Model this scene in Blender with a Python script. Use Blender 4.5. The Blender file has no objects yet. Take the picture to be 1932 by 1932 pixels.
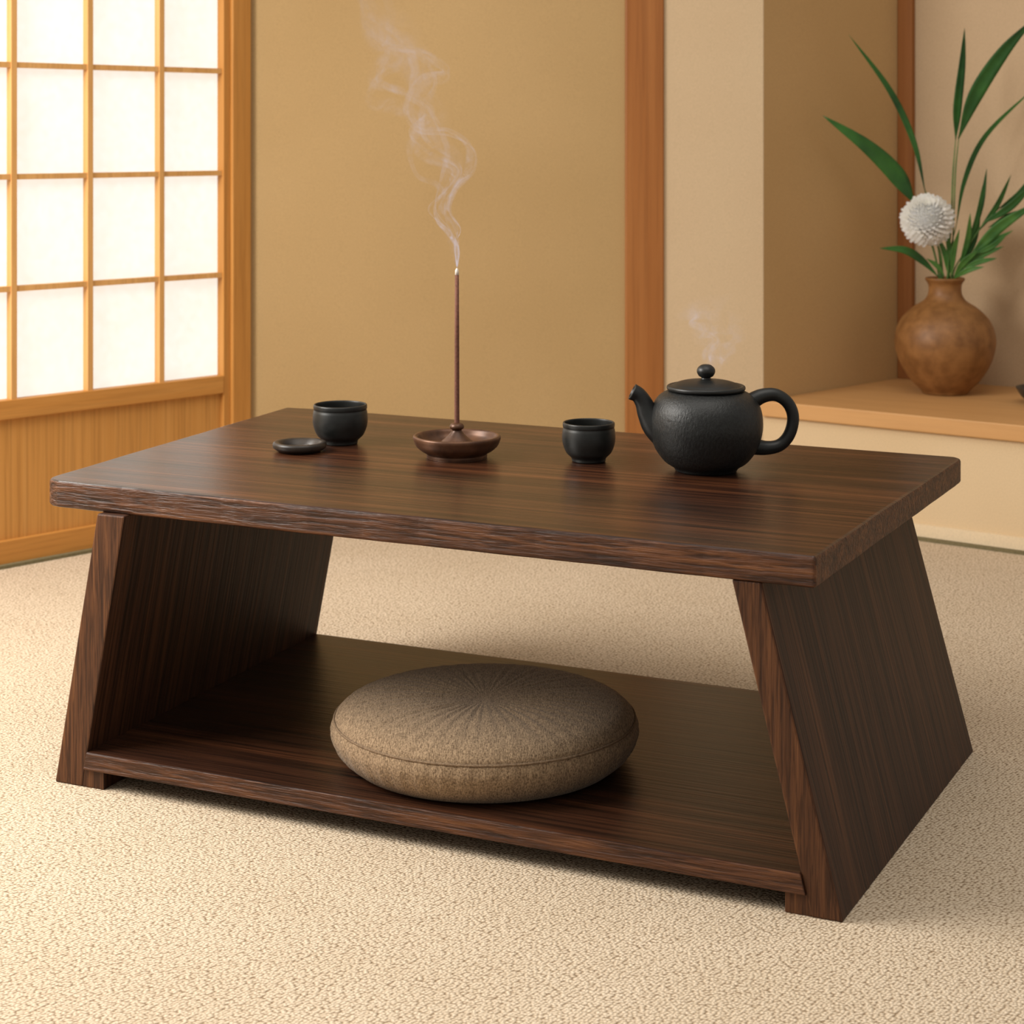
import bpy, bmesh, math, random
from mathutils import Vector, Matrix, noise as mnoise
random.seed(7)
scene = bpy.context.scene
scene.view_settings.view_transform = 'Standard'
scene.view_settings.look = 'None'
COL = scene.collection

# ---------------------------------------------------------------- helpers
def lin(c):
    out = []
    for v in c:
        v = v / 255.0
        out.append(v / 12.92 if v <= 0.04045 else ((v + 0.055) / 1.055) ** 2.4)
    return (out[0], out[1], out[2], 1.0)

def newmat(name):
    m = bpy.data.materials.new(name)
    m.use_nodes = True
    nt = m.node_tree
    b = nt.nodes["Principled BSDF"]
    return m, nt, b

def ramp(nt, stops):
    r = nt.nodes.new("ShaderNodeValToRGB")
    e = r.color_ramp.elements
    while len(e) < len(stops):
        e.new(0.5)
    for i, (p, c) in enumerate(stops):
        e[i].position = p
        e[i].color = c
    return r

def coords(nt, scale=(1, 1, 1), rot=(0, 0, 0)):
    tc = nt.nodes.new("ShaderNodeTexCoord")
    mp = nt.nodes.new("ShaderNodeMapping")
    mp.inputs["Scale"].default_value = scale
    mp.inputs["Rotation"].default_value = rot
    nt.links.new(tc.outputs["Object"], mp.inputs["Vector"])
    return mp

def noise_tex(nt, vec, scale, detail=4, rough=0.55, dist=0.0):
    n = nt.nodes.new("ShaderNodeTexNoise")
    n.inputs["Scale"].default_value = scale
    n.inputs["Detail"].default_value = detail
    n.inputs["Roughness"].default_value = rough
    n.inputs["Distortion"].default_value = dist
    nt.links.new(vec, n.inputs["Vector"])
    return n

def bump(nt, b, h, strength, dist):
    bp = nt.nodes.new("ShaderNodeBump")
    bp.inputs["Strength"].default_value = strength
    bp.inputs["Distance"].default_value = dist
    nt.links.new(h, bp.inputs["Height"])
    nt.links.new(bp.outputs["Normal"], b.inputs["Normal"])
    return bp

def mult(nt, a, c, fac):
    mx = nt.nodes.new("ShaderNodeMix"); mx.data_type = 'RGBA'; mx.blend_type = 'MULTIPLY'
    mx.inputs[0].default_value = fac
    nt.links.new(a, mx.inputs[6]); nt.links.new(c, mx.inputs[7])
    return mx.outputs[2]

def wood(name, dark, mid, light, axis='X', rough=0.4, cross=22.0, along=1.6, bmp=0.3, spec=0.5, rot=(0,0,0), mul=0.75, bd=0.0012, fine=7, lo=0.30, hi=0.74, fl=None, dist=0.5, flat_axis=None):
    m, nt, b = newmat(name)
    s = [cross, cross, cross]
    s['XYZ'.index(axis)] = along
    if flat_axis: s['XYZ'.index(flat_axis)] = 1.5
    mp = coords(nt, tuple(s), rot)
    n1 = noise_tex(nt, mp.outputs[0], 1.0, 8, 0.68, dist)
    r = ramp(nt, [(lo, lin(dark)), ((lo+hi)/2, lin(mid)), (hi, lin(light))])
    nt.links.new(n1.outputs["Fac"], r.inputs[0])
    s2 = [v * fine for v in s]
    if fl: s2['XYZ'.index(axis)] = fl
    mp2 = coords(nt, tuple(s2), rot)
    n2 = noise_tex(nt, mp2.outputs[0], 1.0, 3, 0.6, 0.2)
    r2 = ramp(nt, [(0.40, (0.30, 0.26, 0.24, 1)), (0.53, (1, 1, 1, 1))])
    nt.links.new(n2.outputs["Fac"], r2.inputs[0])
    nt.links.new(mult(nt, r.outputs[0], r2.outputs[0], mul), b.inputs["Base Color"])
    b.inputs["Roughness"].default_value = rough
    b.inputs["Specular IOR Level"].default_value = spec
    bump(nt, b, n2.outputs["Fac"], bmp, bd)
    return m

def plaster(name, c1, c2, scale=2.0, fine=420.0, rough=0.9, bmp=0.15):
    m, nt, b = newmat(name)
    mp = coords(nt)
    n1 = noise_tex(nt, mp.outputs[0], scale, 2)
    r = ramp(nt, [(0.3, lin(c1)), (0.7, lin(c2))])
    nt.links.new(n1.outputs["Fac"], r.inputs[0])
    n2 = noise_tex(nt, mp.outputs[0], fine, 2)
    r2 = ramp(nt, [(0.3, (0.84, 0.84, 0.84, 1)), (0.6, (1, 1, 1, 1))])
    nt.links.new(n2.outputs["Fac"], r2.inputs[0])
    nt.links.new(mult(nt, r.outputs[0], r2.outputs[0], 0.7), b.inputs["Base Color"])
    b.inputs["Roughness"].default_value = rough
    b.inputs["Specular IOR Level"].default_value = 0.15
    bump(nt, b, n2.outputs["Fac"], bmp, 0.001)
    return m

def simple(name, c1, c2, scale=30.0, rough=0.5, bmp=0.2, bdist=0.001, spec=0.5, detail=4, metal=0.0, stretch=(1,1,1)):
    m, nt, b = newmat(name)
    mp = coords(nt, stretch)
    n1 = noise_tex(nt, mp.outputs[0], scale, detail)
    r = ramp(nt, [(0.32, lin(c1)), (0.68, lin(c2))])
    nt.links.new(n1.outputs["Fac"], r.inputs[0])
    nt.links.new(r.outputs[0], b.inputs["Base Color"])
    b.inputs["Roughness"].default_value = rough
    b.inputs["Specular IOR Level"].default_value = spec
    b.inputs["Metallic"].default_value = metal
    if bmp > 0:
        bump(nt, b, n1.outputs["Fac"], bmp, bdist)
    return m

def obj_from(name, verts, faces, mat=None, smooth=False, parent=None, loc=None, rotz=None):
    me = bpy.data.meshes.new(name)
    me.from_pydata([tuple(v) for v in verts], [], faces)
    me.validate()
    bm = bmesh.new(); bm.from_mesh(me)
    bmesh.ops.recalc_face_normals(bm, faces=bm.faces)
    bm.to_mesh(me); bm.free()
    if smooth:
        for p in me.polygons: p.use_smooth = True
    o = bpy.data.objects.new(name, me)
    COL.objects.link(o)
    if mat: me.materials.append(mat)
    if parent: o.parent = parent
    if loc: o.location = loc
    if rotz is not None: o.rotation_euler[2] = rotz
    return o

def empty(name, loc, rotz=0.0):
    o = bpy.data.objects.new(name, None)
    o.empty_display_size = 0.05
    o.location = loc; o.rotation_euler[2] = rotz
    COL.objects.link(o)
    return o

def tag(o, label=None, category=None, kind=None, group=None):
    if label: o["label"] = label
    if category: o["category"] = category
    if kind: o["kind"] = kind
    if group: o["group"] = group

def bevel(o, w, seg=2, ang=35):
    md = o.modifiers.new("Bevel", 'BEVEL')
    md.width = w; md.segments = seg; md.limit_method = 'ANGLE'; md.angle_limit = math.radians(ang)
    return md

class Boxes:
    def __init__(s): s.v = []; s.f = []
    def box(s, x0, x1, y0, y1, z0, z1):
        n = len(s.v)
        s.v += [(x0,y0,z0),(x1,y0,z0),(x1,y1,z0),(x0,y1,z0),(x0,y0,z1),(x1,y0,z1),(x1,y1,z1),(x0,y1,z1)]
        for f in [(0,3,2,1),(4,5,6,7),(0,1,5,4),(1,2,6,5),(2,3,7,6),(3,0,4,7)]:
            s.f.append(tuple(n+i for i in f))
        return s
    def make(s, name, mat, parent=None, loc=None, rotz=None):
        return obj_from(name, s.v, s.f, mat, False, parent, loc, rotz)

def prism(name, poly, z0, z1, mat, parent=None):
    n = len(poly)
    v = [(p[0], p[1], z0) for p in poly] + [(p[0], p[1], z1) for p in poly]
    f = [tuple(range(n))[::-1], tuple(range(n, 2*n))]
    for i in range(n):
        j = (i+1) % n
        f.append((i, j, n+j, n+i))
    return obj_from(name, v, f, mat, False, parent)

def strip_wall(name, A, B, z0, z1, t0, t1, mat):
    """box along A->B, thickness spanning t0..t1 along the left normal"""
    A = Vector(A); B = Vector(B); d = (B-A).normalized(); n = Vector((-d.y, d.x))
    return prism(name, [A+n*t0, B+n*t0, B+n*t1, A+n*t1], z0, z1, mat)

def lathe(name, prof, mat, seg=72, parent=None, loc=None, fn=None):
    v = []; f = []; rings = []
    for (r, z) in prof:
        if r < 1e-6:
            rings.append([len(v)]); v.append((0, 0, z))
        else:
            base = len(v); rings.append(list(range(base, base+seg)))
            for i in range(seg):
                a = 2*math.pi*i/seg
                rr, zz = (r, z) if fn is None else fn(r, z, a)
                v.append((rr*math.cos(a), rr*math.sin(a), zz))
    for k in range(len(rings)-1):
        A, B = rings[k], rings[k+1]
        if len(A) == 1 and len(B) == 1: continue
        for i in range(seg):
            j = (i+1) % seg
            if len(A) == 1: f.append((A[0], B[i], B[j]))
            elif len(B) == 1: f.append((A[i], A[j], B[0]))
            else: f.append((A[i], A[j], B[j], B[i]))
    return obj_from(name, v, f, mat, True, parent, loc)

def catmull(pts, n=8):
    pts = [Vector(p) for p in pts]
    P = [pts[0]*2-pts[1]] + pts + [pts[-1]*2-pts[-2]]
    out = []
    for i in range(1, len(P)-2):
        p0, p1, p2, p3 = P[i-1], P[i], P[i+1], P[i+2]
        for k in range(n):
            t = k/n
            out.append(0.5*((2*p1)+(p2-p0)*t+(2*p0-5*p1+4*p2-p3)*t*t+(3*p1-p0-3*p2+p3)*t*t*t))
    out.append(pts[-1].copy())
    return out

def lathe_s(name, pts, mat, n=5, **kw):
    c = catmull([Vector((a, b, 0)) for a, b in pts], n)
    prof = [(max(0.0, p.x), p.y) for p in c]
    return lathe(name, prof, mat, **kw)

def tube_data(pts, radii, seg=16, n=6, flat=1.0):
    P = catmull(pts, n)
    R = [q.x for q in catmull([Vector((r, 0, 0)) for r in radii], n)]
    v = []; f = []
    up = None
    for i, p in enumerate(P):
        t = (P[min(i+1, len(P)-1)] - P[max(i-1, 0)]).normalized()
        if up is None:
            up = Vector((0, 1, 0)) if abs(t.y) < 0.9 else Vector((1, 0, 0))
        a = (up - t*up.dot(t)).normalized(); b = t.cross(a); up = a
        for k in range(seg):
            th = 2*math.pi*k/seg
            v.append(p + a*math.cos(th)*R[i]*flat + b*math.sin(th)*R[i])
    m = len(P)
    for i in range(m-1):
        for k in range(seg):
            l = (k+1) % seg
            f.append((i*seg+k, i*seg+l, (i+1)*seg+l, (i+1)*seg+k))
    f.append(tuple(range(seg))[::-1]); f.append(tuple((m-1)*seg+k for k in range(seg)))
    return v, f

def tube(name, pts, radii, mat, seg=16, n=6, parent=None, loc=None, flat=1.0):
    v, f = tube_data(pts, radii, seg, n, flat)
    return obj_from(name, v, f, mat, True, parent, loc)

# ---------------------------------------------------------------- materials
M_TOP   = wood("walnut_top",   (28,14,8), (60,33,19), (92,54,31), 'X', 0.30, 50, 1.1, 0.45, 0.5, mul=0.9, fine=3.6, fl=4.0, lo=0.32, hi=0.70, dist=0.2)
M_TEDGE = wood("walnut_live_edge", (46,24,13), (86,51,29), (128,82,48), 'X', 0.5, 80, 4, 0.95, 0.35, mul=0.85, bd=0.0035, fine=3, fl=14, dist=0.2)
M_EDGE  = wood("walnut_shelf", (26,13,8), (56,31,18), (86,50,30), 'X', 0.36, 50, 1.1, 0.45, 0.45, mul=0.9, fine=3.6, fl=4.0, lo=0.32, hi=0.70, dist=0.2)
M_SIDE  = wood("walnut_side",  (32,17,10), (62,36,22), (92,57,34), 'Z', 0.52, 55, 1.2, 0.5, 0.25, mul=0.9, fine=4.0, fl=5.0, bd=0.0015, dist=0.15, flat_axis='X')
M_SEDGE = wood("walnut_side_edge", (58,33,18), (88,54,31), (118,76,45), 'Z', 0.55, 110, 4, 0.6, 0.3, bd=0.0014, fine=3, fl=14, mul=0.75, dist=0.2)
CE = dict(mul=0.15, fine=4, lo=0.2, hi=0.8)
M_CEDAR = wood("cedar_frame", (176,118,54), (190,132,64), (202,146,78), 'Z', 0.5, 30, 1.2, 0.1, 0.3, **CE)
M_CEDARX = wood("cedar_rail", (176,118,54), (190,132,64), (202,146,78), 'X', 0.5, 30, 1.2, 0.1, 0.3, **CE)
M_LATT  = wood("cedar_lattice", (202,148,84), (214,162,98), (224,176,114), 'Z', 0.5, 30, 1.2, 0.05, 0.3, **CE)  # brighter than the frame cedar: backlit glow painted into the bar colour
M_PANEL = wood("cedar_panel", (184,128,62), (196,140,72), (206,152,84), 'Z', 0.55, 45, 0.8, 0.03, 0.3, mul=0.22, fine=4, lo=0.2, hi=0.8)
M_POST  = wood("dark_post", (132,78,34), (148,92,44), (162,106,56), 'Z', 0.5, 26, 0.7, 0.1, 0.3, **CE)
M_WALL  = plaster("gold_fabric_wall", (172,142,98), (180,150,106))
M_PALE  = plaster("pale_plaster", (202,176,142), (208,184,150))
M_TAN   = plaster("tan_plaster", (190,156,108), (198,164,116))
M_ALC   = plaster("alcove_plaster", (192,165,132), (200,174,142))
M_RISER = plaster("riser_plaster", (208,182,144), (216,192,156))
M_BOARD = wood("alcove_board", (186,138,84), (196,148,94), (204,158,104), 'X', 0.5, 10, 0.8, 0.03, 0.35, mul=0.06, lo=0.2, hi=0.8)
M_BASE  = plaster("base_strip", (220,198,164), (228,208,176))
M_GREEN = simple("tatami_border", (98,90,62), (120,108,76), 200, 0.9)
M_POT2  = simple("clay_black_smooth", (16,17,17), (25,27,26), 60, 0.42, 0.1, 0.0008, 0.45)
M_CUP   = simple("black_glaze", (20,21,20), (32,33,31), 60, 0.40, 0.06, 0.0008, 0.45)
M_DISH  = simple("dark_dish_glaze", (32,26,21), (50,41,33), 60, 0.40, 0.06, 0.0008, 0.45)
M_BRONZE= simple("bronze_brown", (66,42,28), (104,70,48), 40, 0.38, 0.0, 0.0006, 0.45, metal=0.35)
M_STICK = simple("incense_paste", (92,54,40), (118,74,56), 300, 0.8)
M_ASH   = simple("ash", (210,200,190), (235,225,215), 300, 0.9)
M_VASE  = simple("brown_stoneware", (112,74,38), (146,102,58), 34, 0.48, 0.4, 0.002, 0.35, detail=9)
M_LEAF  = simple("green_leaf", (18,54,20), (54,104,40), 9, 0.42, 0.1, 0.001, 0.4)
M_LEAF2 = simple("light_green_leaf", (40,84,34), (84,130,56), 14, 0.45, 0.1, 0.001, 0.4)
M_STEM  = simple("stem_green", (54,92,36), (88,122,58), 40, 0.6)
M_DARKBOWL = simple("dark_bowl_glaze", (36,34,32), (60,56,50), 40, 0.4)

M_PETAL, nt, b = newmat("white_petal")
mp = coords(nt); n = noise_tex(nt, mp.outputs[0], 40, 2)
r = ramp(nt, [(0.3, lin((255,252,240))), (0.7, lin((255,255,250)))])
nt.links.new(n.outputs["Fac"], r.inputs[0]); nt.links.new(r.outputs[0], b.inputs["Base Color"])
b.inputs["Roughness"].default_value = 0.7
b.inputs["Subsurface Weight"].default_value = 0.9
b.inputs["Subsurface Radius"].default_value = (0.04, 0.04, 0.037)
b.inputs["Subsurface Scale"].default_value = 1.0

M_POT, nt, b = newmat("clay_black_grained")
mp = coords(nt, (1, 1, 0.45))
n = noise_tex(nt, mp.outputs[0], 360, 3, 0.6, 0.3)
r = ramp(nt, [(0.35, lin((16,17,17))), (0.7, lin((30,32,31)))])
nt.links.new(n.outputs["Fac"], r.inputs[0]); nt.links.new(r.outputs[0], b.inputs["Base Color"])
b.inputs["Roughness"].default_value = 0.46
b.inputs["Specular IOR Level"].default_value = 0.45
bump(nt, b, n.outputs["Fac"], 0.55, 0.0013)

M_PAPER, nt, b = newmat("shoji_paper")
mp = coords(nt)
n1 = noise_tex(nt, mp.outputs[0], 70, 5, 0.65)
r = ramp(nt, [(0.3, lin((248,242,230))), (0.65, lin((255,252,246)))])
nt.links.new(n1.outputs["Fac"], r.inputs[0])
n2 = noise_tex(nt, mp.outputs[0], 3.5, 2)
r2 = ramp(nt, [(0.3, (0.94, 0.92, 0.88, 1)), (0.7, (1, 1, 1, 1))])
nt.links.new(n2.outputs["Fac"], r2.inputs[0])
pm = mult(nt, r.outputs[0], r2.outputs[0], 1.0)
b.inputs["Base Color"].default_value = (0.5, 0.49, 0.47, 1)
nt.links.new(pm, b.inputs["Emission Color"])
b.inputs["Emission Strength"].default_value = 0.80  # paper's own glow stands in for daylight passing through it
b.inputs["Roughness"].default_value = 0.9
b.inputs["Specular IOR Level"].default_value = 0.1

# woven nubby floor
M_FLOOR, nt, b = newmat("woven_carpet")
mp = coords(nt, (1, 1.35, 1), (0, 0, 0.5))
nd = noise_tex(nt, mp.outputs[0], 150, 2)
vm = nt.nodes.new("ShaderNodeVectorMath"); vm.operation = 'SCALE'; vm.inputs[3].default_value = 0.003
nt.links.new(nd.outputs["Color"], vm.inputs[0])
va = nt.nodes.new("ShaderNodeVectorMath"); va.operation = 'ADD'
nt.links.new(mp.outputs[0], va.inputs[0]); nt.links.new(vm.outputs[0], va.inputs[1])
vo = nt.nodes.new("ShaderNodeTexVoronoi"); vo.inputs["Scale"].default_value = 235
vo.inputs["Randomness"].default_value = 0.6
nt.links.new(va.outputs[0], vo.inputs["Vector"])
nf = noise_tex(nt, mp.outputs[0], 500, 2, 0.6)
ma = nt.nodes.new("ShaderNodeMath"); ma.operation = 'MULTIPLY_ADD'; ma.inputs[1].default_value = -1.0; ma.inputs[2].default_value = 0.80
nt.links.new(vo.outputs["Distance"], ma.inputs[0])
mb = nt.nodes.new("ShaderNodeMath"); mb.operation = 'MULTIPLY_ADD'; mb.inputs[1].default_value = 0.22
nt.links.new(nf.outputs["Fac"], mb.inputs[0]); nt.links.new(ma.outputs[0], mb.inputs[2])
r = ramp(nt, [(0.18, lin((140,118,94))), (0.42, lin((202,182,156))), (0.8, lin((234,217,194)))])  # dark low stop paints shade into the crevices between nubs
nt.links.new(mb.outputs[0], r.inputs[0])
nbig = noise_tex(nt, mp.outputs[0], 5, 3)
r3 = ramp(nt, [(0.3, (0.95, 0.94, 0.92, 1)), (0.7, (1, 1, 1, 1))])
nt.links.new(nbig.outputs["Fac"], r3.inputs[0])
nt.links.new(mult(nt, r.outputs[0], r3.outputs[0], 1.0), b.inputs["Base Color"])
b.inputs["Roughness"].default_value = 0.95
b.inputs["Specular IOR Level"].default_value = 0.1
bump(nt, b, mb.outputs[0], 0.7, 0.003)

# cushion fabric : woven linen
M_CUSH, nt, b = newmat("cushion_linen")
mp = coords(nt)
n1 = noise_tex(nt, mp.outputs[0], 480, 2, 0.6)
mpa = coords(nt, (800, 120, 300)); na = noise_tex(nt, mpa.outputs[0], 1.0, 2)
mm = nt.nodes.new("ShaderNodeMath"); mm.operation = 'ADD'
nt.links.new(n1.outputs["Fac"], mm.inputs[0]); nt.links.new(na.outputs["Fac"], mm.inputs[1])
mh = nt.nodes.new("ShaderNodeMath"); mh.operation = 'MULTIPLY'; mh.inputs[1].default_value = 0.5
nt.links.new(mm.outputs[0], mh.inputs[0])
r = ramp(nt, [(0.36, lin((98,79,60))), (0.64, lin((168,143,114)))])
nt.links.new(mh.outputs[0], r.inputs[0])
nt.links.new(r.outputs[0], b.inputs["Base Color"])
b.inputs["Roughness"].default_value = 0.95
b.inputs["Specular IOR Level"].default_value = 0.1
b.inputs["Sheen Weight"].default_value = 0.1
bump(nt, b, mh.outputs[0], 0.8, 0.0014)
M_PIPE = simple("cushion_piping", (100,80,60), (142,118,92), 400, 0.95)

def smoke_mat(name, strength):
    m, nt, b = newmat(name)
    nt.nodes.remove(b)
    out = nt.nodes["Material Output"]
    tr = nt.nodes.new("ShaderNodeBsdfTransparent")
    em = nt.nodes.new("ShaderNodeEmission"); em.inputs[0].default_value = lin((222,214,226)); em.inputs[1].default_value = 0.9
    at = nt.nodes.new("ShaderNodeAttribute"); at.attribute_name = "wisp_amount"
    mp = coords(nt)
    n = noise_tex(nt, mp.outputs[0], 34, 5, 0.62, 1.4)
    rr = ramp(nt, [(0.38, (0.12,0.12,0.12,1)), (0.66, (1,1,1,1))])
    nt.links.new(n.outputs["Fac"], rr.inputs[0])
    m1 = nt.nodes.new("ShaderNodeMath"); m1.operation = 'MULTIPLY'
    nt.links.new(at.outputs["Fac"], m1.inputs[0]); nt.links.new(rr.outputs[0], m1.inputs[1])
    m2 = nt.nodes.new("ShaderNodeMath"); m2.operation = 'MULTIPLY'; m2.inputs[1].default_value = strength
    m2.use_clamp = True
    nt.links.new(m1.outputs[0], m2.inputs[0])
    mix = nt.nodes.new("ShaderNodeMixShader")
    nt.links.new(m2.outputs[0], mix.inputs[0]); nt.links.new(tr.outputs[0], mix.inputs[1]); nt.links.new(em.outputs[0], mix.inputs[2])
    nt.links.new(mix.outputs[0], out.inputs["Surface"])
    return m
M_SMOKE = smoke_mat("smoke_wisp", 0.9)
M_STEAM = smoke_mat("steam_wisp", 0.95)

# ---------------------------------------------------------------- room
H = 2.3
fl = Boxes().box(-5, 5, -3, 6, -0.05, 0).make("floor", M_FLOOR); tag(fl, "cream woven straw-coloured carpet floor", kind="structure")

P0 = Vector((-0.810, 3.562)); D0 = Vector((0.7004, 0.7138)).normalized()
ANG = math.atan2(D0.y, D0.x)
def PL(t): return P0 + D0*t

T0, T1, TP = -0.665, 0.333, 0.381
DH = 1.98
b_ = Boxes().box(-5.0, T0, 0.0, 0.1, 0, H).box(T0, T1, 0.0, 0.1, DH, H)
wl = b_.make("wall_left", M_WALL, loc=(P0.x, P0.y, 0), rotz=ANG); tag(wl, "gold plaster wall around the sliding door", kind="structure")
tp = Boxes().box(T1, TP, -0.008, 0.1, 0, H).make("trim_1", M_CEDAR, loc=(P0.x, P0.y, 0), rotz=ANG)
tag(tp, "light cedar corner post beside the paper door", kind="structure"); bevel(tp, 0.003)

door = empty("door_1", (P0.x, P0.y, 0), ANG); tag(door, "sliding paper lattice door with a wooden lower panel", kind="structure")
SW = 0.017
fr = Boxes()
fr.box(T1-SW, T1, 0.0, 0.035, 0, DH).box(T0, T0+0.035, 0.0, 0.035, 0, DH)
fr.box(T0+0.035, T1-SW, 0.0, 0.035, DH-0.04, DH)
o = fr.make("door_frame", M_CEDAR, door); bevel(o, 0.0015)
rl = Boxes().box(T0+0.035, T1-SW, -0.001, 0.035, 0.0, 0.048).box(T0+0.035, T1-SW, -0.001, 0.035, 0.272, 0.308)
o = rl.make("rail", M_CEDARX, door); bevel(o, 0.0015)
lp = Boxes().box(T0+0.035, T1-SW, 0.010, 0.022, 0.048, 0.272).make("lower_panel", M_PANEL, door)
lat = Boxes()
for k in range(5):
    t = 0.1675 - 0.1645*k
    lat.box(t-0.0058, t+0.0058, 0.003, 0.020, 0.306, DH-0.04)
for k in range(8):
    z = 0.513 + 0.2085*k
    if z < DH-0.05:
        lat.box(T0+0.035, T1-SW, 0.005, 0.020, z-0.0052, z+0.0052)
o = lat.make("lattice", M_LATT, door)
Boxes().box(T0+0.03, T1-0.010, 0.021, 0.023, 0.30, DH-0.03).make("paper_pane", M_PAPER, door)

B0 = PL(TP)
o = strip_wall("wall_back", (B0.x-0.03, B0.y+0.004), (0.30, 3.872), 0, H, 0, 0.1, M_WALL); tag(o, "golden woven fabric wall", kind="structure")
o = strip_wall("trim_2", (0.0611*3.86, 3.86), (0.082*3.86, 3.86), 0, H, -0.0, 0.06, M_POST); tag(o, "reddish brown wooden wall post", kind="structure"); bevel(o, 0.003)
C = Vector((0.5255, 3.88)); K = Vector((0.889, 4.24)); DF = Vector((0.4515, -0.33)).normalized()
R1 = (K-C).normalized()
o = prism("wall_pillar", [(0.317, 3.866), C, C+R1*0.002, (0.317, 3.96)], 0, H, M_PALE); tag(o, "pale plaster wall section beside the alcove", kind="structure")
o = strip_wall("wall_alcove_side", C+R1*0.0022, K, 0, H, 0, 0.06, M_TAN); tag(o, "tan plaster side wall of the alcove", kind="structure")
KE = K + DF*1.6
o = strip_wall("wall_alcove_back", K, KE, 0, H, 0, 0.08, M_ALC); tag(o, "cream plaster back wall of the alcove", kind="structure")
o = strip_wall("trim_3", K-DF*0.002, K+DF*0.034, 0.245, H, -0.016, 0.02, M_POST); tag(o, "narrow brown post in the alcove corner", kind="structure"); bevel(o, 0.002)

plat = empty("alcove_platform", (C.x, C.y, 0), math.atan2(DF.y, DF.x)); tag(plat, "raised wooden alcove platform with a plaster front", "platform", "structure")
PERP = Vector((-DF.y, DF.x))
def rel(p):
    q = Vector((p[0]-C.x, p[1]-C.y)); return (q.dot(DF), q.dot(PERP))
FE = C + DF*1.5; GE = K + DF*1.5
nf_ = -PERP
o = prism("top_board", [rel(C+nf_*0.012), rel(FE+nf_*0.012), rel(GE), rel(K)], 0.213, 0.245, M_BOARD, plat); bevel(o, 0.002)
o = prism("front_panel", [rel(C), rel(FE), rel(GE), rel(K)], 0.0, 0.213, M_RISER, plat)
o = prism("base_strip", [rel(C+nf_*0.008), rel(FE+nf_*0.008), rel(FE), rel(C)], 0.006, 0.03, M_BASE, plat)
o = prism("trim_4", [C+nf_*0.02, FE+nf_*0.02, FE+nf_*0.0, C+nf_*0.0], 0.0, 0.006, M_GREEN); tag(o, "dark olive floor border strip along the platform", kind="structure")
o = Boxes().box(-3.0, 0.327, -0.014, 0.0, 0.0, 0.006).make("trim_5", M_GREEN, loc=(P0.x, P0.y, 0), rotz=ANG); tag(o, "dark olive floor border strip along the door", kind="structure")

# ---------------------------------------------------------------- low table
O = Vector((-0.565, 2.293)); TA = math.atan2(-0.4152, 0.9098)
table = empty("low_table", (O.x, O.y, 0), TA)
tag(table, "dark walnut low tea table with slanted sides and bottom shelf", "table")
ZT = 0.37; ZU = 0.337
fl_, fr_, br_, bl_ = Vector((-0.030, 0.012)), Vector((0.9625, -0.004)), Vector((0.9855, 0.6485)), Vector((-0.0769, 0.6696))
poly = []
def seg_pts(a, b, n, amp):
    d = (b-a).normalized(); nn = Vector((-d.y, d.x))
    return [a + (b-a)*(i/n) + nn*amp*mnoise.noise(Vector((a.x*9+i*0.55, b.y*5, 0.3))) for i in range(n)]
a1 = fl_ + Vector((0.026, -0.002)); a2 = fl_ + Vector((-0.001, 0.030))
poly += seg_pts(a1, fr_, 40, 0.0022)
poly += seg_pts(fr_, br_ - Vector((0.0, 0.012)), 20, 0.0014)
poly += [br_ - Vector((0.0, 0.010)), br_ - Vector((0.010, 0.0))]
poly += seg_pts(br_ - Vector((0.014, 0.0)), bl_ + Vector((0.008, 0.0)), 20, 0.001)
poly += seg_pts(bl_ + Vector((0.004, -0.006)), a2, 12, 0.0015)
poly += [a2, fl_ + Vector((0.0012, 0.017)), fl_ + Vector((0.006, 0.008)), fl_ + Vector((0.014, 0.0015))]
top = prism("table_top", poly, ZU, ZT, M_TOP, table)
top.data.materials.append(M_TEDGE)
for p in top.data.polygons:
    if abs(p.normal.z) < 0.5: p.material_index = 1
bevel(top, 0.0065, 4, 40)

SPL = 0.022
def panel(name, ob, ot, ib, it, z0, z1, v0, v1, mat, mat2):
    q = [(ob, z0), (ib, z0), (it, z1), (ot, z1)]
    def du(u): return (u/0.99*2-1)*SPL
    vv = [(p[0], v0, p[1]) for p in q] + [(p[0]+du(p[0]), v1, p[1]) for p in q]
    ff = [(0,1,2,3),(7,6,5,4)] + [(i, (i+1)%4, 4+(i+1)%4, 4+i) for i in range(4)]
    o = obj_from(name, vv, ff, mat, False, table)
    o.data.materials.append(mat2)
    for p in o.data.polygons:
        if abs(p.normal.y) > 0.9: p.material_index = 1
    return o
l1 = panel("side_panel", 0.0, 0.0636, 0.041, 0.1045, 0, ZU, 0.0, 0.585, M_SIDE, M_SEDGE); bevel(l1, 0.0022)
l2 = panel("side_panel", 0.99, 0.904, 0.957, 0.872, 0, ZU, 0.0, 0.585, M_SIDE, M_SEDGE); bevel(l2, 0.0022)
sh = panel("shelf", 0.0445, 0.0490, 0.9520, 0.9465, 0.022, 0.044, -0.003, 0.583, M_EDGE, M_TEDGE); bevel(sh, 0.0015)
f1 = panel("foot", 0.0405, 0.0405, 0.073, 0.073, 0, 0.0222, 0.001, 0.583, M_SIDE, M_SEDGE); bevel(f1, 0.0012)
f2 = panel("foot", 0.929, 0.929, 0.9575, 0.9575, 0, 0.0222, 0.001, 0.583, M_SIDE, M_SEDGE); bevel(f2, 0.0012)

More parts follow.
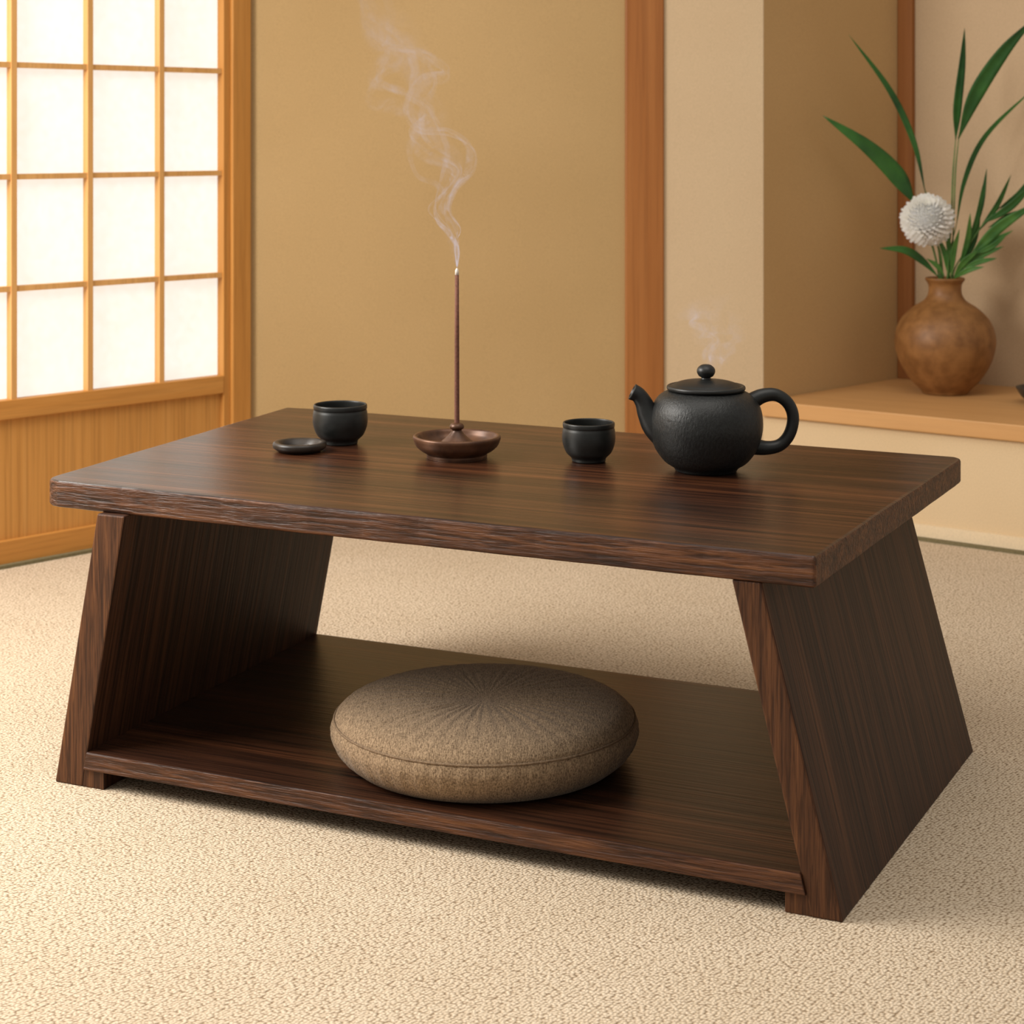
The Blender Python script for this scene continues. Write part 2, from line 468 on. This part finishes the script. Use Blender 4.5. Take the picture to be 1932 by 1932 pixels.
# ---------------------------------------------------------------- cushion
cush = empty("cushion", (-0.033, 2.253, 0.044)); tag(cush, "round taupe linen floor cushion lying on the table shelf", "cushion")
NP = 44
ph = [random.uniform(0.3, 1.0) for _ in range(NP)]
def cfn(r, z, a):
    if z > 0.05 and r < 0.179:
        k = a/(2*math.pi)*NP
        i = int(k) % NP; fr = k - int(k)
        w = 0.5-0.5*math.cos(2*math.pi*fr)
        amp = 0.0009*ph[i]*math.exp(-((r-0.08)/0.06)**2) + 0.0008*ph[i]
        if r < 0.06: amp *= (r/0.06)**1.3
        z = z - amp*(1-w)
    elif z <= 0.05 and z > 0.012:
        r = r + 0.0005*math.sin(a*NP) + 0.0003*math.sin(a*NP*2.6)
    return r, z
cp = [(0,0),(0.08,0),(0.150,0.0),(0.167,0.006),(0.1805,0.020),(0.1865,0.036),(0.1845,0.047),(0.1815,0.0515),(0.1785,0.0575),(0.166,0.0665),(0.138,0.0735),(0.10,0.0765),(0.06,0.0757),(0.035,0.0738),(0.015,0.0718),(0.004,0.0710),(0,0.0710)]
lathe_s("cushion_body", cp, M_CUSH, 4, seg=352, parent=cush, fn=cfn)
ring = [Vector((0.1825*math.cos(2*math.pi*i/64), 0.1825*math.sin(2*math.pi*i/64), 0.0512)) for i in range(65)]
tube("piping", ring, [0.0014]*65, M_PIPE, 8, 2, cush)

# ---------------------------------------------------------------- teapot
pot = empty("teapot", (0.2484, 2.375, ZT)); tag(pot, "matte black clay teapot with round lid on the tea table", "teapot")
lathe_s("body", [(0,0),(0.034,0),(0.0390,0.001),(0.0405,0.003),(0.0430,0.0055),(0.054,0.013),(0.0655,0.029),(0.0715,0.048),(0.0725,0.064),(0.0695,0.081),(0.061,0.0945),(0.051,0.1010),(0.0465,0.1025),(0.044,0.1025),(0.042,0.100),(0.02,0.099),(0,0.099)], M_POT, 4, seg=96, parent=pot)
lid = lathe_s("lid", [(0,0.1030),(0.040,0.1030),(0.0480,0.1032),(0.0502,0.1050),(0.0500,0.1078),(0.0480,0.1092),(0.0455,0.1086),(0.0435,0.1090),(0.039,0.1115),(0.030,0.1142),(0.018,0.1160),(0.0085,0.1168),(0.006,0.1175),(0,0.118)], M_POT2, 4, seg=96, parent=pot)
lathe_s("knob", [(0,0.1160),(0.0064,0.1168),(0.0060,0.119),(0.0092,0.1212),(0.0118,0.1262),(0.0107,0.1312),(0.006,0.1352),(0,0.1362)], M_POT2, 4, seg=32, parent=lid)
sp_pts = [(-0.050,0,0.048),(-0.065,0,0.060),(-0.0745,0,0.074),(-0.080,0,0.087),(-0.0865,0,0.0965),(-0.0945,0,0.1010)]
tv, tf = tube_data([Vector(p) for p in sp_pts], [0.023,0.0185,0.0138,0.0112,0.0102,0.0108], 24, 6)
tf.pop()
n0 = len(tv); last = list(range(n0-24, n0)); cen = sum((tv[i] for i in last), Vector())/24
dr = Vector((-0.0085,0,0.0065)).normalized()
for i in last: tv.append(cen + (tv[i]-cen)*0.74 + dr*0.0004)
for i in last: tv.append(cen + (tv[i]-cen)*0.62 - dr*0.010)
for k in range(24):
    l = (k+1) % 24
    tf.append((last[k], last[l], n0+l, n0+k)); tf.append((n0+k, n0+l, n0+24+l, n0+24+k))
tf.append(tuple(n0+24+k for k in range(24)))
obj_from("spout", tv, tf, M_POT2, True, pot)
tube("handle", [(0.054,0,0.086),(0.072,0,0.0955),(0.090,0,0.0965),(0.105,0,0.086),(0.1115,0,0.068),(0.107,0,0.047),(0.095,0,0.033),(0.078,0,0.029),(0.060,0,0.031)],
     [0.0115,0.0095,0.0082,0.0078,0.0078,0.0078,0.0080,0.009,0.011], M_POT2, 20, 6, pot)

# ---------------------------------------------------------------- cups
cupP = [(0,0),(0.020,0),(0.0240,0.001),(0.0245,0.004),(0.026,0.0065),(0.0325,0.013),(0.0370,0.024),(0.0382,0.034),(0.0376,0.043),(0.0368,0.0465),(0.0366,0.048),(0.0372,0.0495),(0.0372,0.0535),(0.0362,0.0550),(0.0345,0.0540),(0.0345,0.046),(0.035,0.036),(0.031,0.02),(0.02,0.011),(0,0.010)]
cup = lathe_s("tea_cup", cupP, M_CUP, 4, seg=72, loc=(-0.239, 2.582, ZT)); tag(cup, "small black glazed tea cup beside a round dish", "cup", group="black tea cups on the table")
cup2 = cup.copy(); COL.objects.link(cup2); cup2.name = "tea_cup.001"
cup2.location = (0.101, 2.442, ZT); cup2.scale = (0.92, 0.92, 0.94); tag(cup2, "small black glazed tea cup standing beside the teapot", "cup", group="black tea cups on the table")

dish = lathe_s("small_dish", [(0,0),(0.024,0),(0.029,0.001),(0.0352,0.0050),(0.0365,0.0085),(0.0360,0.0115),(0.0335,0.0132),(0.0290,0.0125),(0.0245,0.0085),(0.021,0.0045),(0.0190,0.0045),(0.0165,0.0070),(0.0140,0.0048),(0.008,0.0030),(0,0.0030)], M_DISH, 4, seg=72, loc=(-0.2884, 2.520, ZT)); tag(dish, "tiny flat dark dish with raised rim lying on the table", "dish")

# ---------------------------------------------------------------- incense
IX, IY = -0.0734, 2.472
ih = empty("incense_holder", (IX, IY, ZT)); tag(ih, "shallow bronze incense dish with a raised centre socket", "incense holder")
lathe_s("dish", [(0,0),(0.036,0),(0.0400,0.001),(0.0405,0.0035),(0.0410,0.006),(0.0480,0.010),(0.0545,0.0160),(0.0575,0.0225),(0.0585,0.0260),(0.0580,0.0288),(0.0555,0.0298),(0.0525,0.0278),(0.0490,0.0215),(0.0420,0.0165),(0.030,0.0145),(0.015,0.014),(0,0.014)], M_BRONZE, 5, seg=128, parent=ih)
lathe_s("socket", [(0,0.0135),(0.0265,0.0138),(0.0240,0.0185),(0.0150,0.0265),(0.0085,0.0330),(0.0065,0.0365),(0.0090,0.0388),(0.0096,0.0415),(0.0080,0.0445),(0.0045,0.0462),(0,0.0465)], M_BRONZE, 4, seg=40, parent=ih)
st = empty("incense_stick", (IX, IY, ZT+0.046)); tag(st, "burning brown incense stick standing in the bronze dish", "incense stick")
lathe("stick", [(0,-0.004),(0.0034,-0.004),(0.0034,0.0),(0.0031,0.12),(0.0027,0.197),(0,0.197)], M_STICK, 16, st)
lathe("ash_tip", [(0,0.197),(0.0027,0.197),(0.0024,0.203),(0.001,0.206),(0,0.206)], M_ASH, 12, st)

# ---------------------------------------------------------------- smoke
def ribbons(name, specs, mat, loc, s, x0, y0, fin=0.01):
    v = []; f = []; dens = []
    for (pts, w0, w1, d0, d1, yo, tw) in specs:
        n = len(pts)
        P = [Vector(((p[0]-x0)*s, yo*(i/(n-1))+0.006*math.sin(i*1.7+tw), (y0-p[1])*s)) for i, p in enumerate(pts)]
        P = catmull(P, 14)
        m = len(P); A = 13
        base = len(v)
        side_prev = None
        for i, p in enumerate(P):
            g = i/(m-1)
            t = (P[min(i+3, m-1)]-P[max(i-3, 0)]).normalized()
            th = tw + g*5.0
            side0 = t.cross(Vector((0, 1, 0)))
            if side0.length < 1e-4: side0 = Vector((1, 0, 0))
            side0.normalize()
            side0 = (side0 + Vector((0.9, 0, 0))*g).normalized() if side0.x > -0.2 else side0
            side = (side0*math.cos(0.6*math.sin(th)) + Vector((0, 1, 0))*math.sin(0.6*math.sin(th)))
            if side_prev is not None: side = (side_prev*0.8 + side*0.2).normalized()
            side_prev = side
            w = (w0 + (w1-w0)*min(1, g*1.15)**1.0)*(0.75+0.35*math.sin(g*17+tw*2))
            for k in range(A):
                u = k/(A-1)
                v.append(p + side*w*(u-0.5))
                prof = (max(0.0, math.sin(math.pi*u))**1.5)*(0.25+0.9*abs(2*u-0.9)**1.5)*1.5 if g > 0.12 else max(0.0, math.sin(math.pi*u))**1.2
                fade = min(1.0, g/fin)*min(1.0, (1-g)/0.25)
                dens.append(max(0.0, prof*(d0+(d1-d0)*min(1, g*1.8))*fade))
        for i in range(m-1):
            for k in range(A-1):
                a = base+i*A+k
                f.append((a, a+1, a+A+1, a+A))
    o = obj_from(name, v, f, mat, True, None, loc)
    at = o.data.attributes.new("wisp_amount", 'FLOAT', 'POINT')
    at.data.foreach_set("value", dens)
    return o
F1 = [(865,515),(866,480),(850,450),(828,425),(824,395),(850,355),(856,325),(800,300),(785,260),(815,215),(760,180),(705,160),(730,110),(700,60),(690,0),(670,-60)]
F2 = [(865,515),(862,470),(872,440),(852,405),(862,365),(885,335),(888,285),(850,255),(800,250),(778,215),(800,165),(845,150),(800,110),(730,90),(740,20),(720,-50)]
F3 = [(866,515),(868,470),(858,430),(838,400),(830,360),(790,340),(775,290),(790,240),(750,210),(700,200),(720,150),(770,120),(740,70),(660,50)]
F4 = [(864,512),(850,450),(832,405),(845,340),(825,290),(820,230),(800,180),(770,130),(745,80),(710,30),(690,-30)]
F5 = [(865,510),(862,460),(845,400),(850,350),(860,310),(830,270),(810,220),(800,170),(790,120),(740,70),(700,10),(690,-40)]
def jit(F, a, b, k): return [(p[0]+a*math.sin(i*k)*min(1, i/4), p[1]+b*math.cos(i*k)*min(1, i/4)) for i, p in enumerate(F)]
specs = [(F1,0.004,0.036,0.95,0.26,0.05,0.0),(F2,0.003,0.030,0.85,0.26,-0.04,1.3),(F3,0.003,0.040,0.35,0.19,0.02,2.1),
         (F4,0.003,0.09,0.13,0.12,0.03,3.3),(F5,0.004,0.07,0.14,0.13,-0.02,4.4),
         (jit(F1,12,8,1.3),0.002,0.016,0.5,0.26,0.02,4.0),(jit(F2,-11,9,0.9),0.002,0.016,0.5,0.26,0.01,5.0),
         (jit(F4,22,6,1.9),0.002,0.020,0.35,0.26,0.0,0.7),(jit(F5,-26,6,1.5),0.002,0.018,0.35,0.26,0.03,2.7)]
sm = ribbons("incense_smoke", specs, M_SMOKE, (IX, IY, ZT+0.252), 0.000706, 865, 515)
tag(sm, "thin curling white smoke rising from the incense stick", "smoke", "stuff")
S1 = [(1345,705),(1335,672),(1350,650),(1330,632),(1312,618),(1322,598),(1305,575)]
S2 = [(1356,708),(1364,676),(1376,655),(1388,640),(1378,620),(1390,596)]
S3 = [(1345,702),(1352,665),(1335,645),(1345,620),(1330,590),(1320,565)]
stm = ribbons("teapot_steam", [(S1,0.014,0.040,0.36,0.32,0.02,0.0),(S2,0.014,0.040,0.34,0.28,-0.02,1.5),(S3,0.03,0.08,0.24,0.24,0.0,3.0),(jit(S1,10,4,1.1),0.006,0.016,0.4,0.35,0.0,2.0)], M_STEAM, (0.2484+0.006, 2.375, ZT+0.1375), 0.000679, 1340, 692, 0.12)
tag(stm, "faint wisps of steam above the teapot lid", "steam", "stuff")

# ---------------------------------------------------------------- vase + plants
VX, VY, VZ = 0.929, 3.98, 0.245
S = 0.001137
vase = lathe_s("vase", [(0,0),(0.040,0),(0.048,0.002),(0.052,0.008),(0.072,0.028),(0.094,0.062),(0.1055,0.100),(0.1045,0.130),(0.092,0.160),(0.068,0.184),(0.046,0.198),(0.037,0.210),(0.0345,0.222),(0.0355,0.234),(0.041,0.243),(0.0415,0.247),(0.038,0.248),(0.032,0.240),(0.030,0.222),(0.033,0.205),(0.05,0.19),(0.06,0.165),(0.03,0.15),(0,0.15)], M_VASE, 4, seg=96, loc=(VX, VY, VZ))
tag(vase, "round brown stoneware vase with narrow neck on the alcove platform", "vase")

def vp(x, y, d=0.0): return Vector(((x-1783)*S, d, (742-y)*S))

def blade_data(pts, wmax, peak=0.45, fold=0.25, n=7, startw=0.08, facing=None):
    P = catmull(pts, n); m = len(P)
    v = []; f = []
    for i, p in enumerate(P):
        g = i/(m-1)
        t = (P[min(i+1, m-1)]-P[max(i-1, 0)]).normalized()
        yv = facing or Vector((0.15, -1, 0.1)).normalized()
        side = t.cross(yv).normalized(); nrm = side.cross(t).normalized()
        if g < peak: w = startw + (1-startw)*math.sin(0.5*math.pi*g/peak)**1.2
        else: w = max(0.0, math.cos(0.5*math.pi*(g-peak)/(1-peak)))**0.85
        w = max(w, 0.01)*wmax*0.5
        v += [p+side*w+nrm*w*fold, p+side*w*0.5+nrm*w*fold*0.35, p, p-side*w*0.5+nrm*w*fold*0.35, p-side*w+nrm*w*fold]
    for i in range(m-1):
        for k in range(4):
            a = i*5+k; f.append((a, a+1, a+6, a+5))
    return v, f

def leaf_thing(name, label, stem_pts, stem_r, blades, mat=M_LEAF, category="plant", group=None):
    e = empty(name, (VX, VY, VZ)); tag(e, label, category, group=group)
    if stem_pts:
        tube("stem", [Vector(p) for p in stem_pts], [stem_r]*(len(stem_pts)-1)+[stem_r*0.5], M_STEM, 8, 6, e)
    V_, F_ = [], []
    for bl in blades:
        v, f = blade_data(**bl); b0 = len(V_)
        V_ += v; F_ += [tuple(b0+i for i in q) for q in f]
    o = obj_from("leaf", V_, F_, mat, True, e)
    md = o.modifiers.new("Solidify", 'SOLIDIFY'); md.thickness = 0.0008
    return e
G = "long green fronds in the vase"
leaf_thing("green_frond", "broad dark green pointed leaf arching out of the vase", [(-0.008,0,0.20),(-0.016,0.0,0.27),(-0.035,0.0,0.34),vp(1722,372,0.01)], 0.0022,
    [dict(pts=[vp(1728,385,0.01),vp(1690,330,0.0),vp(1630,275,-0.02),vp(1546,218,-0.04)], wmax=0.040, peak=0.35)], group=G)
leaf_thing("green_frond.001", "thin dark green blade curving high out of the vase", [(-0.004,0.012,0.20),(-0.010,0.012,0.30),vp(1762,420,0.02),vp(1750,360,0.02)], 0.0018,
    [dict(pts=[vp(1750,365,0.02),vp(1728,270,0.02),vp(1680,170,0.01),vp(1598,66,-0.02)], wmax=0.015, peak=0.5)], group=G)
leaf_thing("green_frond.002", "slim upright green leaf on a tall stem", [(0.006,0.006,0.20),(0.010,0.006,0.30),vp(1797,420,0.01),vp(1800,330,0.01),vp(1806,255,0.01)], 0.0018,
    [dict(pts=[vp(1805,265,0.01),vp(1808,200,0.01),vp(1817,120,0.01),vp(1820,52,0.0)], wmax=0.020, peak=0.35)], group=G)
leaf_thing("green_frond.003", "broad bright green leaf rising from a tall stem", [(0.012,0.0,0.20),(0.016,0,0.30),vp(1800,400,0.0),vp(1803,320,0.0),vp(1808,250,-0.01)], 0.0016,
    [dict(pts=[vp(1806,262,-0.01),vp(1835,180,-0.02),vp(1885,100,-0.03),vp(1940,36,-0.05)], wmax=0.034, peak=0.4)], group=G)
leaf_thing("green_frond.004", "thin green grass blade bending outward from the vase", [(0.012,0.010,0.20),(0.014,0.010,0.30),vp(1808,420,0.012)], 0.0016,
    [dict(pts=[vp(1806,430,0.012),vp(1822,340,0.01),vp(1860,255,0.0),vp(1945,165,-0.03)], wmax=0.012, peak=0.5)], group=G)
leaf_thing("green_frond.005", "short green leaf drooping over the vase rim", [(-0.006,-0.012,0.20),(-0.010,-0.014,0.245),vp(1766,520,-0.016)], 0.0014,
    [dict(pts=[vp(1768,522,-0.016),vp(1735,490,-0.02),vp(1700,470,-0.03),vp(1652,466,-0.04)], wmax=0.018, peak=0.5)], group=G)
def spray(name, label, main, leaves, mat, group):
    e = leaf_thing(name, label, main, 0.0016, leaves, mat, "foliage", group)
def L(x0,y0,x1,y1,w,d0=0.0,d1=-0.02,bend=6,peak=0.45):
    mx, my = (x0+x1)/2, (y0+y1)/2
    dx, dy = x1-x0, y1-y0; l = math.hypot(dx, dy)
    return dict(pts=[vp(x0,y0,d0), vp(mx-dy/l*bend, my+dx/l*bend, (d0+d1)/2), vp(x1,y1,d1)], wmax=w, peak=peak)
G2 = "leafy sprays in the vase"
spray("leaf_spray", "leafy green spray spreading sideways from the vase", [(0.010,-0.008,0.20),(0.016,-0.010,0.26),vp(1812,480,-0.02),vp(1850,420,-0.03),vp(1900,372,-0.03)],
    [L(1815,478,1846,345,0.012,-0.02,-0.04),L(1822,460,1862,318,0.012,-0.02,0.0),L(1838,440,1896,328,0.012,-0.02,-0.05),L(1850,420,1935,345,0.017,-0.03,-0.06),
     L(1858,428,1940,392,0.012,-0.03,-0.04,-5),L(1880,392,1945,330,0.011,-0.03,-0.01)], M_LEAF, G2)
spray("leaf_spray.001", "broad green leaves fanned low over the vase", [(0.010,-0.014,0.20),(0.018,-0.016,0.25),vp(1815,500,-0.03),vp(1840,455,-0.04)],
    [L(1812,500,1945,378,0.024,-0.03,-0.06,-12),L(1818,490,1900,432,0.014,-0.03,-0.05,-4),L(1815,498,1882,462,0.013,-0.03,-0.05,-3),L(1808,505,1870,484,0.012,-0.03,-0.05,-3),
     L(1830,478,1888,440,0.012,-0.04,-0.05,4),L(1822,484,1872,452,0.011,-0.03,-0.04,4),
     L(1805,505,1822,400,0.014,-0.02,-0.04,5),L(1806,505,1850,398,0.016,-0.02,0.0,6)], M_LEAF2, G2)
spray("leaf_spray.002", "small light green leaves gathered at the vase mouth", [(0.0,-0.016,0.20),(0.0,-0.02,0.25),vp(1786,470,-0.03)],
    [L(1786,522,1762,440,0.013,-0.02,-0.02,5),L(1788,522,1778,420,0.012,-0.02,-0.02,4),L(1790,520,1802,430,0.013,-0.025,-0.04,-4),L(1778,520,1742,486,0.011,-0.02,-0.03,4),
     L(1795,522,1836,468,0.015,-0.02,-0.05,-5),L(1795,524,1846,500,0.012,-0.02,-0.05,-5)], M_LEAF2, G2)

# chrysanthemum
fl0 = empty("chrysanthemum", (VX, VY, VZ)); tag(fl0, "round white chrysanthemum bloom in the brown vase", "flower")
FC = vp(1743, 414, -0.035)
tube("stem", [Vector((-0.004,-0.006,0.20)),Vector((-0.008,-0.010,0.26)),vp(1768,470,-0.02),FC+Vector((0,0.01,-0.01))], [0.0022]*4, M_STEM, 8, 6, fl0)
pv, pf = [], []
NPT = 330
axis = Vector((-0.15, -0.70, 0.6)).normalized()
for i in range(NPT):
    y = 1 - 1.8*(i+0.5)/NPT
    th = i*2.399963
    rr = math.sqrt(max(0, 1-y*y))
    q = Vector((rr*math.cos(th), rr*math.sin(th), y))
    rot = Vector((0,0,1)).rotation_difference(axis)
    d = rot @ q
    Lp = 0.060*(0.88+0.12*random.random())*(0.94+0.06*rr)
    tdir = d.cross(axis)
    if tdir.length < 0.05: tdir = d.orthogonal()
    tdir.normalize(); nn = tdir.cross(d).normalized()
    w = 0.0046
    b0 = len(pv)
    for k, (g, ww) in enumerate([(0.50,0.55),(0.70,0.85),(0.84,1.0),(0.94,0.9),(1.0,0.45)]):
        c = FC + d*Lp*g + nn*0.004*rr*(g*g)
        pv += [c+tdir*w*ww+nn*0.0016*ww, c, c-tdir*w*ww+nn*0.0016*ww]
    for k in range(4):
        for j in range(2):
            a = b0+k*3+j; pf.append((a, a+1, a+4, a+3))
b0 = len(pv); NS, NR = 20, 10
for a in range(NR+1):
    for c in range(NS):
        ph_ = math.pi*a/NR; th = 2*math.pi*c/NS
        pv.append(FC + Vector((math.sin(ph_)*math.cos(th), math.sin(ph_)*math.sin(th), math.cos(ph_)))*0.045)
for a in range(NR):
    for c in range(NS):
        e_ = (c+1) % NS
        pf.append((b0+a*NS+c, b0+a*NS+e_, b0+(a+1)*NS+e_, b0+(a+1)*NS+c))
bl = obj_from("bloom", pv, pf, M_PETAL, True, fl0)

bowl = lathe_s("bowl", [(0,0),(0.026,0),(0.03,0.003),(0.045,0.014),(0.055,0.030),(0.056,0.033),(0.053,0.032),(0.042,0.018),(0.02,0.008),(0,0.007)], M_DARKBOWL, 4, seg=64, loc=(1.098, 3.83, 0.245))
tag(bowl, "small dark glazed bowl on the alcove platform", "bowl")

# ---------------------------------------------------------------- lights
def area(name, loc, target, size, energy, col):
    l = bpy.data.lights.new(name, 'AREA'); l.shape = 'RECTANGLE'; l.size = size[0]; l.size_y = size[1]
    l.energy = energy; l.color = col
    o = bpy.data.objects.new(name, l); COL.objects.link(o)
    o.location = loc
    o.rotation_euler = (Vector(target)-Vector(loc)).to_track_quat('-Z', 'Y').to_euler()
    return o
area("window_light", (-1.65, 2.30, 1.30), (-0.1, 2.3, 0.0), (1.3, 1.1), 78, (1.0, 0.965, 0.91))
area("overhead_fill", (0.2, 1.6, 2.6), (0.1, 2.1, 0.0), (1.9, 1.9), 27, (1.0, 0.95, 0.87))  # added soft fill from above
w = bpy.data.worlds.new("World"); scene.world = w; w.use_nodes = True
w.node_tree.nodes["Background"].inputs[0].default_value = (1.0, 0.94, 0.86, 1)
w.node_tree.nodes["Background"].inputs[1].default_value = 0.43

# ---------------------------------------------------------------- camera
cd = bpy.data.cameras.new("camera"); cam = bpy.data.objects.new("camera", cd); COL.objects.link(cam)
cam.location = (0, 0, 0.8); cam.rotation_euler = (math.radians(90), 0, 0)
cd.sensor_width = 36.0; cd.lens = 3500/1932*36.0
cd.shift_y = -(966-254)/1932
cd.dof.use_dof = True; cd.dof.focus_distance = 2.15; cd.dof.aperture_fstop = 11.0
scene.camera = cam
